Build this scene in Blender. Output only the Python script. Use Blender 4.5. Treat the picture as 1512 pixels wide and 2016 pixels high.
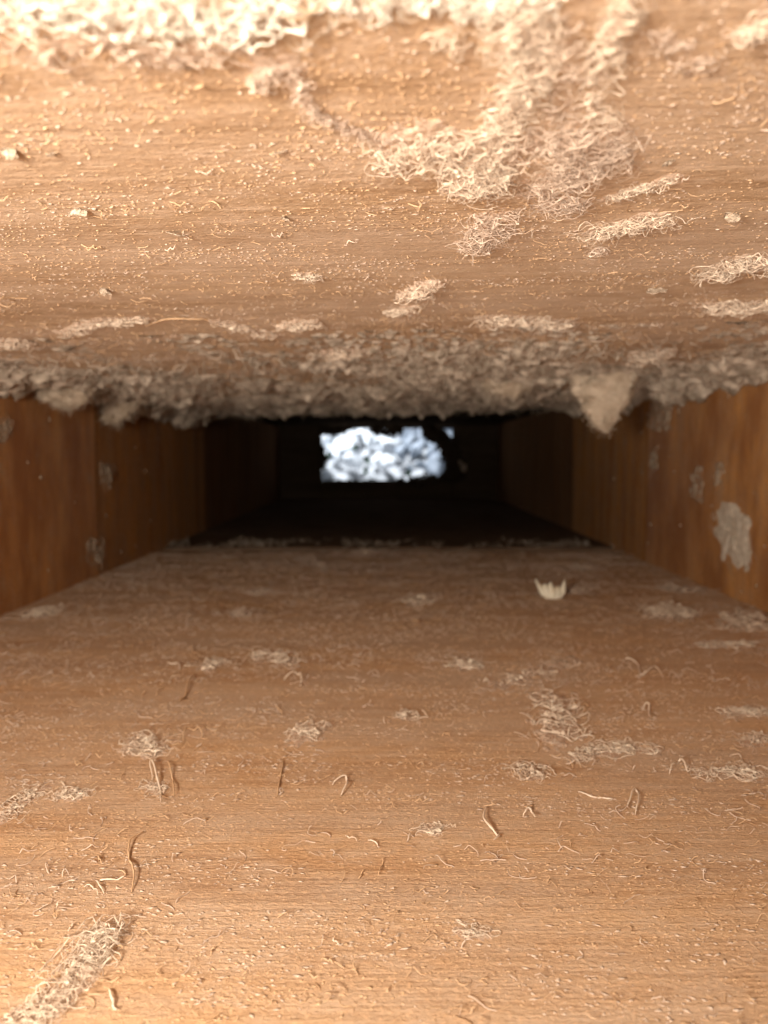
import bpy, math, random
import numpy as np
from mathutils import Vector, Matrix, Euler

scene = bpy.context.scene
for o in list(bpy.data.objects):
    bpy.data.objects.remove(o)

# ------------------------------------------------------------------ camera
CAM = Vector((0.0, 0.0, 0.065))
FPX = 1516.0                                  # focal length in photo pixels (photo is 1512 wide)
CAM_ROT = Euler((math.radians(90 - 4.23), 0, math.radians(0.34)), 'XYZ')
cd = bpy.data.cameras.new('camera')
cd.sensor_fit = 'HORIZONTAL'; cd.sensor_width = 36.0
cd.lens = 36.0 * FPX / 1512.0
cd.clip_start = 0.002; cd.clip_end = 50
cd.dof.use_dof = True; cd.dof.focus_distance = 0.122; cd.dof.aperture_fstop = 34
cam = bpy.data.objects.new('camera', cd); scene.collection.objects.link(cam)
cam.location = CAM; cam.rotation_euler = CAM_ROT
scene.camera = cam

# ------------------------------------------------------------------ world and lamps
w = bpy.data.worlds.new('World'); scene.world = w; w.use_nodes = True
bg = w.node_tree.nodes['Background']
bg.inputs[0].default_value = (0.80, 0.90, 1.0, 1); bg.inputs[1].default_value = 0.14

def area(name, loc, target, size, power, col):
    l = bpy.data.lights.new(name, 'AREA'); l.shape = 'DISK'; l.size = size
    l.energy = power; l.color = col
    o = bpy.data.objects.new(name, l); scene.collection.objects.link(o)
    o.location = loc
    o.rotation_euler = (Vector(target) - Vector(loc)).to_track_quat('-Z', 'Y').to_euler()
    return o
area('lamp_at_mouth', (-0.072, -0.046, 0.068), (0.03, 0.30, 0.055), 0.034, 0.86, (1.0, 0.90, 0.75))
area('low_fill_behind', (-0.20, -0.75, -0.20), (0.0, 0.2, 0.09), 0.34, 9.6, (1.0, 0.90, 0.78))  # added unseen light from below, brightens the ceiling and side boards
area('daylight_beyond', (-0.35, 1.15, 1.1), (0.0, 1.55, 0.05), 0.5, 40.0, (0.90, 0.95, 1.0))

vs = scene.view_settings
vs.view_transform = 'Standard'; vs.look = 'None'; vs.exposure = 0.0; vs.gamma = 1.0
vs.use_curve_mapping = False
scene.render.engine = 'CYCLES'
scene.cycles.max_bounces = 6
scene.render.resolution_x = 768; scene.render.resolution_y = 1024

# ------------------------------------------------------------------ small tools
rng = np.random.default_rng(7)
random.seed(7)
COL = scene.collection

def make(name, verts, faces, mat, parent=None, smooth=True, origin=None):
    """one mesh object; verts are world coordinates, origin becomes the object's own origin"""
    v = np.asarray(verts, dtype=np.float64).reshape(-1, 3)
    org = np.zeros(3) if origin is None else np.asarray(origin, float)
    v = v - org
    me = bpy.data.meshes.new(name)
    if isinstance(faces, np.ndarray):
        k = faces.shape[1]; nf = len(faces)
        me.vertices.add(len(v)); me.vertices.foreach_set('co', v.astype(np.float32).ravel())
        me.loops.add(nf * k); me.loops.foreach_set('vertex_index', faces.astype(np.int32).ravel())
        me.polygons.add(nf)
        me.polygons.foreach_set('loop_start', np.arange(0, nf * k, k, dtype=np.int32))
        me.update(calc_edges=True)
    else:
        me.from_pydata([tuple(p) for p in v], [], faces); me.update()
    if smooth and len(me.polygons):
        me.polygons.foreach_set('use_smooth', np.ones(len(me.polygons), dtype=bool))
    me.materials.append(mat)
    o = bpy.data.objects.new(name, me); COL.objects.link(o)
    o.location = tuple(org)
    if parent is not None:
        o.parent = parent
        o.location = tuple(org - np.array(parent.location))
    return o

def tag(o, label=None, cat=None, group=None, kind=None):
    if label: o['label'] = label
    if cat: o['category'] = cat
    if group: o['group'] = group
    if kind: o['kind'] = kind
    return o

# numpy value noise -------------------------------------------------
def _hash(ix, iy, seed):
    h = (ix.astype(np.int64) * 374761393 + iy.astype(np.int64) * 668265263 + seed * 1442695041) & 0xFFFFFFFF
    h = ((h ^ (h >> 13)) * 1274126177) & 0xFFFFFFFF
    return ((h ^ (h >> 16)) & 0xFFFF) / 65535.0
def vnoise(x, y, seed=0):
    ix = np.floor(x); iy = np.floor(y); fx = x - ix; fy = y - iy
    fx = fx * fx * (3 - 2 * fx); fy = fy * fy * (3 - 2 * fy)
    a = _hash(ix, iy, seed); b = _hash(ix + 1, iy, seed); c = _hash(ix, iy + 1, seed); d = _hash(ix + 1, iy + 1, seed)
    return (a * (1 - fx) + b * fx) * (1 - fy) + (c * (1 - fx) + d * fx) * fy
def fbm(x, y, seed=0, oct=4):
    s = 0; a = 0.5; n = 0
    for k in range(oct):
        s = s + a * vnoise(x * 2**k, y * 2**k, seed + k * 17); n += a; a *= 0.5
    return s / n

# ------------------------------------------------------------------ the tunnel's surfaces
HW = 0.157                                    # half width between the side boards
CEIL = 0.0995; CT = 0.022                     # ceiling height at x = 0 and its slight tilt
RM = CAM_ROT.to_matrix()
def ray(px, py):
    return RM @ Vector(((px - 756.0) / FPX, (1008.0 - py) / FPX, -1.0))

class Surf:
    def __init__(s, name): s.name = name
    def hit(s, px, py):                       # photo direction -> surface coordinates (a, b)
        d = ray(px, py)
        if s.name == 'floor':
            t = -CAM.z / d.z; p = CAM + d * t; return np.array((p.x, p.y))
        if s.name == 'ceil':
            t = (CEIL - CAM.z) / (d.z - CT * d.x); p = CAM + d * t; return np.array((p.x, p.y))
        sx = -HW if s.name == 'left' else HW
        t = sx / d.x; p = CAM + d * t; return np.array((p.y, p.z))
    def world(s, a, b, h):                    # surface coordinates and height above it -> world
        a = np.asarray(a, float); b = np.asarray(b, float); h = np.asarray(h, float)
        if s.name == 'floor': return np.stack((a, b, h + 0 * a), -1)
        if s.name == 'ceil': return np.stack((a, b, CEIL + CT * a - h), -1)
        if s.name == 'left': return np.stack((-HW + h, a, b), -1)
        return np.stack((HW - h, a, b), -1)
    def scale(s, px, py):                     # metres per photo pixel there, across and along depth
        c = s.hit(px, py)
        e = s.hit(px + 2, py); f = s.hit(px, py + 2)
        return np.linalg.norm(e - c) / 2, np.linalg.norm(f - c) / 2
FL, CE, LE, RI = Surf('floor'), Surf('ceil'), Surf('left'), Surf('right')

# ------------------------------------------------------------------ materials
def nodes(name):
    m = bpy.data.materials.new(name); m.use_nodes = True
    nt = m.node_tree; b = nt.nodes['Principled BSDF']
    return m, nt, b
def N(nt, kind, **kw):
    n = nt.nodes.new(kind)
    for k, v in kw.items():
        if k.startswith('i_'): n.inputs[k[2:].replace('_', ' ')].default_value = v
        else: setattr(n, k, v)
    return n
def noise(nt, co, scale, vec, detail=4, rough=0.6):
    mp = N(nt, 'ShaderNodeMapping'); mp.inputs['Scale'].default_value = vec
    nt.links.new(co, mp.inputs['Vector'])
    t = N(nt, 'ShaderNodeTexNoise', i_Scale=scale, i_Detail=detail, i_Roughness=rough)
    nt.links.new(mp.outputs[0], t.inputs['Vector'])
    return t.outputs['Fac']
def ramp(nt, fac, stops):
    r = N(nt, 'ShaderNodeValToRGB')
    el = r.color_ramp.elements
    while len(el) < len(stops): el.new(0.5)
    for e, (p, c) in zip(el, stops):
        e.position = p; e.color = (*c, 1) if len(c) == 3 else c
    nt.links.new(fac, r.inputs[0]); return r.outputs[0]
def mix(nt, fac, a, b, mode='MIX'):
    n = N(nt, 'ShaderNodeMix', data_type='RGBA', blend_type=mode)
    if isinstance(fac, float): n.inputs[0].default_value = fac
    else: nt.links.new(fac, n.inputs[0])
    for sock, val in ((n.inputs[6], a), (n.inputs[7], b)):
        if isinstance(val, tuple): sock.default_value = (*val, 1)
        else: nt.links.new(val, sock)
    return n.outputs[2]
def bump(nt, b, fac, dist, strength=1.0, prev=None):
    n = N(nt, 'ShaderNodeBump'); n.inputs['Strength'].default_value = strength
    n.inputs['Distance'].default_value = dist
    nt.links.new(fac, n.inputs['Height'])
    if prev is not None: nt.links.new(prev, n.inputs['Normal'])
    nt.links.new(n.outputs[0], b.inputs['Normal'])
    return n.outputs[0]

def wood_mat(name, lo, mid, hi, grain, dust=(0.52, 0.385, 0.285), dust_amt=0.75, rough=0.7, spots=None, dscale=22, stain=None, film=0.5, gloss=0.25):
    """grain: axis the fibres run along (0 x, 2 z)"""
    m, nt, b = nodes(name)
    co = N(nt, 'ShaderNodeTexCoord').outputs['Object']
    def v(a, c):                              # along-grain, cross-grain stretch
        r = [c, c, c]; r[grain] = a; return tuple(r)
    broad = noise(nt, co, 1.0, v(7, 75), 3)
    streak = noise(nt, co, 1.0, v(40, 620), 4)
    fine = noise(nt, co, 1.0, v(1000, 1700), 4, 0.75)
    s = N(nt, 'ShaderNodeMath', operation='ADD'); nt.links.new(broad, s.inputs[0])
    k = N(nt, 'ShaderNodeMath', operation='MULTIPLY'); nt.links.new(streak, k.inputs[0]); k.inputs[1].default_value = 0.6
    nt.links.new(k.outputs[0], s.inputs[1])
    h = N(nt, 'ShaderNodeMath', operation='MULTIPLY'); nt.links.new(s.outputs[0], h.inputs[0]); h.inputs[1].default_value = 0.625
    c = ramp(nt, h.outputs[0], [(0.36, lo), (0.50, mid), (0.64, hi)])
    # film of settled dust, in drifts of its own
    dn = noise(nt, co, 1.0, v(dscale * 0.5, dscale * 1.6), 6, 0.62)
    df = ramp(nt, dn, [(0.36, (0, 0, 0)), (0.64, (dust_amt,) * 3)])
    c = mix(nt, df, c, dust)
    d2 = noise(nt, co, 1.0, v(120, 260), 5, 0.7)
    df2 = ramp(nt, d2, [(0.46, (0, 0, 0)), (0.64, (film,) * 3)])
    c = mix(nt, df2, c, tuple(min(1, x * 1.12) for x in dust))
    ff = ramp(nt, fine, [(0.52, (0, 0, 0)), (0.66, (0.6,) * 3)])
    c = mix(nt, ff, c, tuple(min(1, x * 1.35 + 0.05) for x in hi))
    fd = ramp(nt, fine, [(0.28, (0.7,) * 3), (0.42, (0, 0, 0))])
    c = mix(nt, fd, c, tuple(x * 0.55 for x in lo))
    if stain:
        tn = noise(nt, co, 1.0, v(16, 34), 5, 0.65)
        tf = ramp(nt, tn, [(0.44, (0, 0, 0)), (0.62, (0.85,) * 3)])
        c = mix(nt, tf, c, stain)
    if spots:
        sn = noise(nt, co, 1.0, v(70, 130), 5, 0.7)
        sf = ramp(nt, sn, [(0.60, (0, 0, 0)), (0.70, (0.75,) * 3)])
        c = mix(nt, sf, c, spots)
    nt.links.new(c, b.inputs['Base Color'])
    b.inputs['Roughness'].default_value = rough
    b.inputs['Specular IOR Level'].default_value = gloss
    p = bump(nt, b, streak, 0.0005, 0.6)
    bump(nt, b, fine, 0.0004, 0.8, p)
    return m

M_FLOOR = wood_mat('floor_wood', (0.36, 0.190, 0.088), (0.50, 0.295, 0.155), (0.60, 0.380, 0.215), 0)
M_CEIL = wood_mat('ceiling_wood', (0.29, 0.172, 0.090), (0.39, 0.247, 0.145), (0.47, 0.318, 0.198), 0, dust=(0.55, 0.41, 0.31), dust_amt=0.7)
M_SIDE = wood_mat('side_wood', (0.34, 0.135, 0.036), (0.52, 0.230, 0.064), (0.64, 0.32, 0.10), 2,
                  dust=(0.34, 0.22, 0.14), dust_amt=0.35, rough=0.5, spots=(0.40, 0.25, 0.14), dscale=40, stain=(0.30, 0.118, 0.038))
M_SIDE2 = wood_mat('shaded_side_wood', (0.25, 0.098, 0.027), (0.38, 0.165, 0.048), (0.48, 0.23, 0.075), 2,
                  dust=(0.24, 0.17, 0.12), dust_amt=0.5, rough=0.9, dscale=60, film=0.3, gloss=0.0)  # side wood darkened: shade of the inner walls painted in
M_SIDE3 = wood_mat('deep_shaded_side_wood', (0.11, 0.046, 0.017), (0.18, 0.080, 0.030), (0.24, 0.115, 0.048), 2,
                  dust=(0.16, 0.11, 0.08), dust_amt=0.4, rough=1.0, dscale=60, film=0.3, gloss=0.0)  # darker again, so the walls' fade into shade is in the colour
M_FLOOR_SHADE = wood_mat('shaded_floor_wood', (0.06, 0.034, 0.019), (0.10, 0.058, 0.035), (0.14, 0.09, 0.058), 0,
                  dust=(0.22, 0.155, 0.11), dust_amt=0.6, rough=1.0, dscale=50, gloss=0.0)  # shade past the floor joint is put into this wood colour
M_DEEP_SHADE = wood_mat('deep_shade_wood', (0.020, 0.012, 0.007), (0.034, 0.021, 0.012), (0.050, 0.032, 0.020), 0,
                  dust=(0.06, 0.042, 0.03), dust_amt=0.5, rough=1.0, gloss=0.0, film=0.3)  # near-black colour stands in for the shade deep in the duct

def lint_mat(name, a, bcol, scale=350, transl=0.35, clear=0.0, rel=0.0006):
    m, nt, b = nodes(name)
    co = N(nt, 'ShaderNodeTexCoord').outputs['Object']
    n1 = noise(nt, co, scale, (1, 1, 1), 4)
    c = ramp(nt, n1, [(0.35, a), (0.65, bcol)])
    nt.links.new(c, b.inputs['Base Color'])
    b.inputs['Roughness'].default_value = 1.0
    b.inputs['Specular IOR Level'].default_value = 0.05
    n2 = noise(nt, co, 2600, (1, 1, 1), 3)
    bump(nt, b, n2, rel, 0.8)
    tr = N(nt, 'ShaderNodeBsdfTranslucent'); nt.links.new(c, tr.inputs[0])
    ms = N(nt, 'ShaderNodeMixShader'); ms.inputs[0].default_value = transl
    nt.links.new(b.outputs[0], ms.inputs[1]); nt.links.new(tr.outputs[0], ms.inputs[2])
    out = ms
    if clear > 0:                             # wisps so fine that they only half cover what lies behind
        tp = N(nt, 'ShaderNodeBsdfTransparent'); m2 = N(nt, 'ShaderNodeMixShader')
        n3 = noise(nt, co, scale * 1.7, (1, 1, 1), 4)
        f3 = ramp(nt, n3, [(0.36, (min(1, clear * 1.8),) * 3), (0.66, (clear * 0.3,) * 3)])
        nt.links.new(f3, m2.inputs[0]); nt.links.new(ms.outputs[0], m2.inputs[1]); nt.links.new(tp.outputs[0], m2.inputs[2])
        out = m2
    nt.links.new(out.outputs[0], nt.nodes['Material Output'].inputs['Surface'])
    return m
M_LINT = lint_mat('cream_lint', (0.78, 0.62, 0.49), (0.90, 0.77, 0.63), transl=0.12, rel=0.0, clear=0.14)
M_PINK = lint_mat('pinkish_lint', (0.64, 0.49, 0.39), (0.78, 0.63, 0.52), transl=0.12, rel=0.0, clear=0.18)
M_WHITE = lint_mat('overlit_lint', (0.88, 0.79, 0.67), (0.95, 0.90, 0.81), transl=0.12, rel=0.0, clear=0.08)  # whiter copy of the cream lint, its colour stands in for overexposure
M_GAUZE = lint_mat('lint_gauze', (0.66, 0.49, 0.38), (0.82, 0.66, 0.53), 500, 0.25, clear=0.38, rel=0.0001)
M_TAN = lint_mat('tan_fibre', (0.54, 0.345, 0.20), (0.68, 0.47, 0.30), transl=0.1, rel=0.0)
M_GREY = lint_mat('grey_dust', (0.29, 0.23, 0.175), (0.74, 0.62, 0.51), 130, 0.05)
M_FELT = lint_mat('felted_dust', (0.40, 0.31, 0.23), (0.62, 0.50, 0.39), 160, 0.05, rel=0.0006)
M_PATCH = lint_mat('pale_patch', (0.78, 0.69, 0.57), (0.88, 0.80, 0.69), 200, 0.05, clear=0.24, rel=0.0)
M_SMEAR = lint_mat('dust_smear', (0.52, 0.41, 0.30), (0.66, 0.54, 0.42), 260, 0.05, clear=0.55, rel=0.0)
M_PUFF = lint_mat('grey_puff', (0.60, 0.46, 0.36), (0.76, 0.61, 0.49), 200, 0.12, rel=0.0, clear=0.12)
M_CHIP = lint_mat('pale_chip', (0.84, 0.76, 0.60), (0.92, 0.87, 0.74), transl=0.1, rel=0.0002)
M_STONE = lint_mat('pale_stone', (0.55, 0.58, 0.62), (0.82, 0.85, 0.88), 0.9, 0.0, rel=0.0)
M_STONE2 = lint_mat('shaded_stone', (0.14, 0.17, 0.21), (0.40, 0.44, 0.50), 0.9, 0.0, rel=0.0)  # darker copy of the pale stone, shade put into the colour
M_LEAF = lint_mat('dark_leaf', (0.02, 0.06, 0.03), (0.05, 0.11, 0.05), 60, 0.2)
M_EARTH = lint_mat('earth', (0.30, 0.31, 0.32), (0.50, 0.51, 0.53), 30, 0.0)

# ------------------------------------------------------------------ the wooden duct
duct = bpy.data.objects.new('wooden_duct', None); COL.objects.link(duct)
duct.empty_display_size = 0.05
tag(duct, 'dusty wooden duct of rough boards narrowing to a dark slot with daylight at its end', 'wooden duct')

def board(name, x0, x1, y0, y1, z0, z1, mat, bev=0.0015, nx=1, tilt=False, label=None):
    """a plank: box with bevelled edges; tilt follows the ceiling's slope"""
    import bmesh
    bm = bmesh.new()
    bmesh.ops.create_cube(bm, size=1)
    for v in bm.verts:
        v.co = Vector((x0 + (v.co.x + .5) * (x1 - x0), y0 + (v.co.y + .5) * (y1 - y0), z0 + (v.co.z + .5) * (z1 - z0)))
    bmesh.ops.bevel(bm, geom=list(bm.edges), offset=bev, segments=2, affect='EDGES', profile=0.6)
    if tilt:
        for v in bm.verts: v.co.z += CT * v.co.x
    me = bpy.data.meshes.new(name); bm.to_mesh(me); bm.free()
    me.materials.append(mat)
    o = bpy.data.objects.new(name, me); COL.objects.link(o); o.parent = duct
    if label: o['label'] = label
    return o
J = 0.548                                     # where the pale front boards end
board('floor_board', -0.21, 0.21, -0.02, J - 0.022, -0.022, 0.0, M_FLOOR, 0.0020)
board('ceiling_board', -0.205, 0.205, 0.012, J + 0.07, CEIL, CEIL + 0.022, M_CEIL, 0.0020, tilt=True)
board('side_board', -HW - 0.045, -HW, 0.13, 0.412, -0.003, 0.106, M_SIDE, 0.0004)
board('side_board', -HW - 0.045, -HW - 0.0004, 0.4124, 0.66, -0.003, 0.106, M_SIDE2, 0.0004, label='inner side board of the duct, coloured darker for shade')
board('side_board', -HW - 0.045, -HW - 0.0006, 0.6603, 1.118, -0.003, 0.106, M_SIDE3, 0.0004, label='side board deep inside the duct, coloured for deep shade')
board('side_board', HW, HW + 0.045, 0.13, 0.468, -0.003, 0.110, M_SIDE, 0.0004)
board('side_board', HW + 0.0004, HW + 0.045, 0.4684, 0.66, -0.003, 0.110, M_SIDE2, 0.0004, label='inner side board of the duct, coloured darker for shade')
board('side_board', HW + 0.0006, HW + 0.045, 0.6603, 1.118, -0.003, 0.110, M_SIDE3, 0.0004, label='side board deep inside the duct, coloured for deep shade')
board('floor_board', -0.21, 0.21, J - 0.012, 1.12, -0.020, 0.0008, M_FLOOR_SHADE, 0.0020, label='brown floor board deep inside the duct, coloured dark for shade')
board('ceiling_board', -0.205, 0.205, J + 0.074, 1.12, CEIL + 0.010, CEIL + 0.032, M_DEEP_SHADE, 0.0015, label='ceiling board deep inside the duct, coloured near black for shade')
# end wall pieces leave the far opening free
YE = 1.121
def at_depth(px, py, Y):
    d = ray(px, py); t = (Y - CAM.y) / d.y; return CAM + d * t
hl = at_depth(632, 900, YE).x; hr = at_depth(892, 900, YE).x
ht = at_depth(760, 843, YE).z; hb = at_depth(760, 946, YE).z
board('end_board', -0.205, hl, YE, YE + 0.018, -0.02, 0.135, M_DEEP_SHADE, 0.001)
board('end_board', hr, 0.205, YE, YE + 0.018, -0.02, 0.135, M_DEEP_SHADE, 0.001)
board('end_board', hl + 0.0005, hr - 0.0005, YE + 0.002, YE + 0.016, ht, 0.135, M_DEEP_SHADE, 0.001)
board('end_board', hl + 0.0005, hr - 0.0005, YE + 0.002, YE + 0.016, -0.02, hb, M_DEEP_SHADE, 0.001)

# ------------------------------------------------------------------ lint builders
def tubes(P, R, K=4):
    """P (n,N,3) centre lines, R (n,N) radii -> verts, quads"""
    n, Ns, _ = P.shape
    T = np.gradient(P, axis=1); T /= np.linalg.norm(T, axis=2, keepdims=True) + 1e-12
    A = rng.normal(size=(n, 1, 3)); U = np.cross(T, A); U /= np.linalg.norm(U, axis=2, keepdims=True) + 1e-12
    V = np.cross(T, U)
    an = np.arange(K) * 2 * np.pi / K
    X = P[:, :, None, :] + R[:, :, None, None] * (np.cos(an)[None, None, :, None] * U[:, :, None, :] + np.sin(an)[None, None, :, None] * V[:, :, None, :])
    idx = np.arange(n * Ns * K).reshape(n, Ns, K)
    a = idx[:, :-1, :]; b = np.roll(a, -1, axis=2); d = idx[:, 1:, :]; c = np.roll(d, -1, axis=2)
    F = np.stack((a, b, c, d), -1).reshape(-1, 4)
    return X.reshape(-1, 3), F

def walk(start, head, L, Ns, curl, hmax, vert, home=None, R=None):
    """curly random walks in (a, b, h); start (n,3), head (n,), L (n,)"""
    n = len(start); P = np.zeros((n, Ns, 3)); P[:, 0] = start
    curl = curl * rng.uniform(0.25, 1.7, n)
    th = head.copy(); om = rng.normal(0, 1, n) * curl; el = rng.uniform(0.0, 0.8, n) * vert
    ds = L / (Ns - 1)
    for k in range(1, Ns):
        om = 0.72 * om + rng.normal(0, 1, n) * curl * 0.72
        th = th + om
        el = np.clip(el + rng.normal(0, 0.45, n) * vert, -1.1, 1.1)
        q = P[:, k - 1].copy()
        q[:, 0] += np.cos(th) * np.cos(el) * ds; q[:, 1] += np.sin(th) * np.cos(el) * ds; q[:, 2] += np.sin(el) * ds
        lowm = q[:, 2] < 0.00005; q[lowm, 2] = 0.00005; el[lowm] = np.abs(el[lowm]) * 0.6
        hi = q[:, 2] > hmax; q[hi, 2] = hmax if np.isscalar(hmax) else hmax[hi]; el[hi] = -np.abs(el[hi])
        if home is not None:
            dv = home - q[:, :2]; dd = np.linalg.norm(dv, axis=1); far = dd > R
            ang = np.arctan2(dv[:, 1], dv[:, 0]); df = (ang - th + np.pi) % (2 * np.pi) - np.pi
            th = np.where(far, th + 0.5 * df, th)
        P[:, k] = q
    return P

def path_points(sf, pts, m):
    S = np.array([sf.hit(*p) for p in pts])
    if len(S) == 1: return np.repeat(S, m, 0), S
    seg = np.linalg.norm(np.diff(S, axis=0), axis=1); cum = np.concatenate(([0], np.cumsum(seg)))
    u = rng.uniform(0, cum[-1], m)
    return np.stack([np.interp(u, cum, S[:, k]) for k in (0, 1)], -1), S

def felt(sf, S, ra, rb, h, thr, cell, seed):
    """low bumpy pad of matted dust with a frayed outline, round the path S"""
    lo = S.min(0) - (ra, rb); hi = S.max(0) + (ra, rb)
    nx = int(min(220, max(8, (hi[0] - lo[0]) / cell))); ny = int(min(220, max(8, (hi[1] - lo[1]) / cell)))
    A, B = np.meshgrid(np.linspace(lo[0], hi[0], nx), np.linspace(lo[1], hi[1], ny), indexing='ij')
    D = np.full(A.shape, 9.0)
    segs = [(S[0], S[0] + 1e-6)] if len(S) == 1 else list(zip(S[:-1], S[1:]))
    for p, q in segs:
        d = (q - p); L2 = (d[0] / ra) ** 2 + (d[1] / rb) ** 2 + 1e-12
        t = np.clip((((A - p[0]) / ra) * d[0] / ra + ((B - p[1]) / rb) * d[1] / rb) / L2, 0, 1)
        D = np.minimum(D, np.hypot((A - p[0] - t * d[0]) / ra, (B - p[1] - t * d[1]) / rb))
    sc = 1 / (cell * 14)
    H = (1 - D) + (fbm(A * sc, B * sc, seed, 5) - 0.5) * 2.6 - thr
    rough = fbm(A * sc * 3.5, B * sc * 3.5, seed + 5, 4)
    Z = np.clip(H, -1, 1.2)
    keep = (Z > 0)
    Zh = h * np.sqrt(np.clip(Z, 0, 2)) * (0.35 + 1.1 * rough) - 0.00005
    idx = np.arange(nx * ny).reshape(nx, ny)
    m = keep[:-1, :-1] & keep[1:, :-1] & keep[1:, 1:] & keep[:-1, 1:]
    F = np.stack((idx[:-1, :-1], idx[1:, :-1], idx[1:, 1:], idx[:-1, 1:]), -1)[m]
    # drop unused verts
    used = np.unique(F); mp = np.full(nx * ny, -1); mp[used] = np.arange(len(used))
    V = sf.world(A.ravel()[used], B.ravel()[used], Zh.ravel()[used])
    return V, mp[F]

_seed = [100]
AIRY_N = 0.34
def tangle(name, sf, pts, wpx, n, mat, label, group=None, rad=2.0, hpx=30, lpx=120, curl=0.5, vert=0.9,
           feltk=1.0, thr=0.15, stretch=1.5, Ns=16, loose=0.15, cat='lint', net=0.5):
    """a clump of lint on a surface: curly fibres round a path, over a matted pad. sizes in photo pixels at that spot"""
    _seed[0] += 11
    mx = np.mean([p[0] for p in pts]); my = np.mean([p[1] for p in pts])
    sx, sy = sf.scale(mx, my)
    n = int(n * AIRY_N); hpx *= 0.70; lpx *= 1.35; curl *= 0.8; feltk *= 0.42; thr -= 0.05; vert *= 0.7; loose += 0.12
    st = min(sy / sx, stretch)
    ra = wpx * sx; rb = ra * st
    hm = hpx * sx
    c, S = path_points(sf, pts, n)
    off = rng.normal(0, 0.5, (n, 2)); off = np.clip(off, -1.1, 1.1)
    start = np.zeros((n, 3)); start[:, :2] = c + off * (ra, rb)
    start[:, 2] = rng.uniform(0, hm * 0.7, n)
    Lf = lpx * sx * rng.uniform(0.5, 1.5, n)
    hmax = hm * rng.uniform(0.4, 1.0, n)
    start[:, 2] = np.minimum(start[:, 2], hmax)
    Rr = np.where(rng.uniform(size=n) < loose, 1.7, 0.95) * max(ra, rb * 0.8)
    P = walk(start, rng.uniform(0, 2 * np.pi, n), Lf, Ns, curl, hmax, vert, c, Rr)
    rr = rad * sx * (0.15 + 0.42 * rng.uniform(0, 1, n) ** 2.5)[:, None] * (1 - 0.75 * np.abs(np.linspace(-1, 1, Ns)) ** 3)[None, :]
    W = sf.world(P[..., 0], P[..., 1], P[..., 2])
    V, F = tubes(W, rr, 3)
    # lacy net: knots joined to their neighbours by strands that thin out half way
    m = max(5, int(n * net)); ck, _ = path_points(sf, pts, m)
    kn = np.zeros((m, 3)); kn[:, :2] = ck + np.clip(rng.normal(0, 0.52, (m, 2)), -1.2, 1.2) * (ra, rb)
    kn[:, 2] = hm * rng.uniform(0.02, 0.75, m)
    dd = np.linalg.norm(kn[:, None, :] - kn[None], axis=2); np.fill_diagonal(dd, 9)
    nb = np.argsort(dd, axis=1)[:, :3]
    ia = np.repeat(np.arange(m), 3); ib = nb.ravel(); okk = dd[ia, ib] < 0.9 * max(ra, rb); ia, ib = ia[okk], ib[okk]
    if len(ia):
        t = np.linspace(0, 1, 8)[None, :, None]; A_ = kn[ia][:, None]; B_ = kn[ib][:, None]
        ln = dd[ia, ib][:, None]
        bow = rng.normal(0, 0.22, (len(ia), 1, 3)) * ln[:, :, None] * (1, 1, 0.6)
        E = A_ * (1 - t) + B_ * t + bow * 4 * t * (1 - t) + rng.normal(0, 0.025, (len(ia), 8, 3)) * ln[:, :, None]
        E[..., 2] = np.maximum(E[..., 2], 0.00005)
        er = rad * sx * rng.uniform(0.22, 0.58, (len(ia), 1)) * (0.45 + 1.25 * np.abs(2 * t[:, :, 0] - 1) ** 2.2)
        V3, F3 = tubes(sf.world(E[..., 0], E[..., 1], E[..., 2]), er, 4)
        F = np.concatenate((F, F3 + len(V))); V = np.concatenate((V, V3))
    if feltk > 0:
        V2, F2 = felt(sf, S, ra * 1.05, rb * 1.05, hm * 0.55 * feltk, thr, max(0.00012, ra / 26), _seed[0])
        nfib = len(F)
        F = np.concatenate((F, F2 + len(V))); V = np.concatenate((V, V2))
    o0 = S.mean(0); org = sf.world(o0[0], o0[1], 0.0)
    o = make(name, V, F, mat, origin=org)
    if feltk > 0 and mat in (M_LINT, M_PINK, M_PUFF, M_WHITE):      # the matted pad under the hairs is a thin gauze
        o.data.materials.append(M_GAUZE)
        mi = np.zeros(len(F), dtype=np.int32); mi[nfib:] = 1
        o.data.polygons.foreach_set('material_index', mi)
    return tag(o, label, cat, group)

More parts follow.
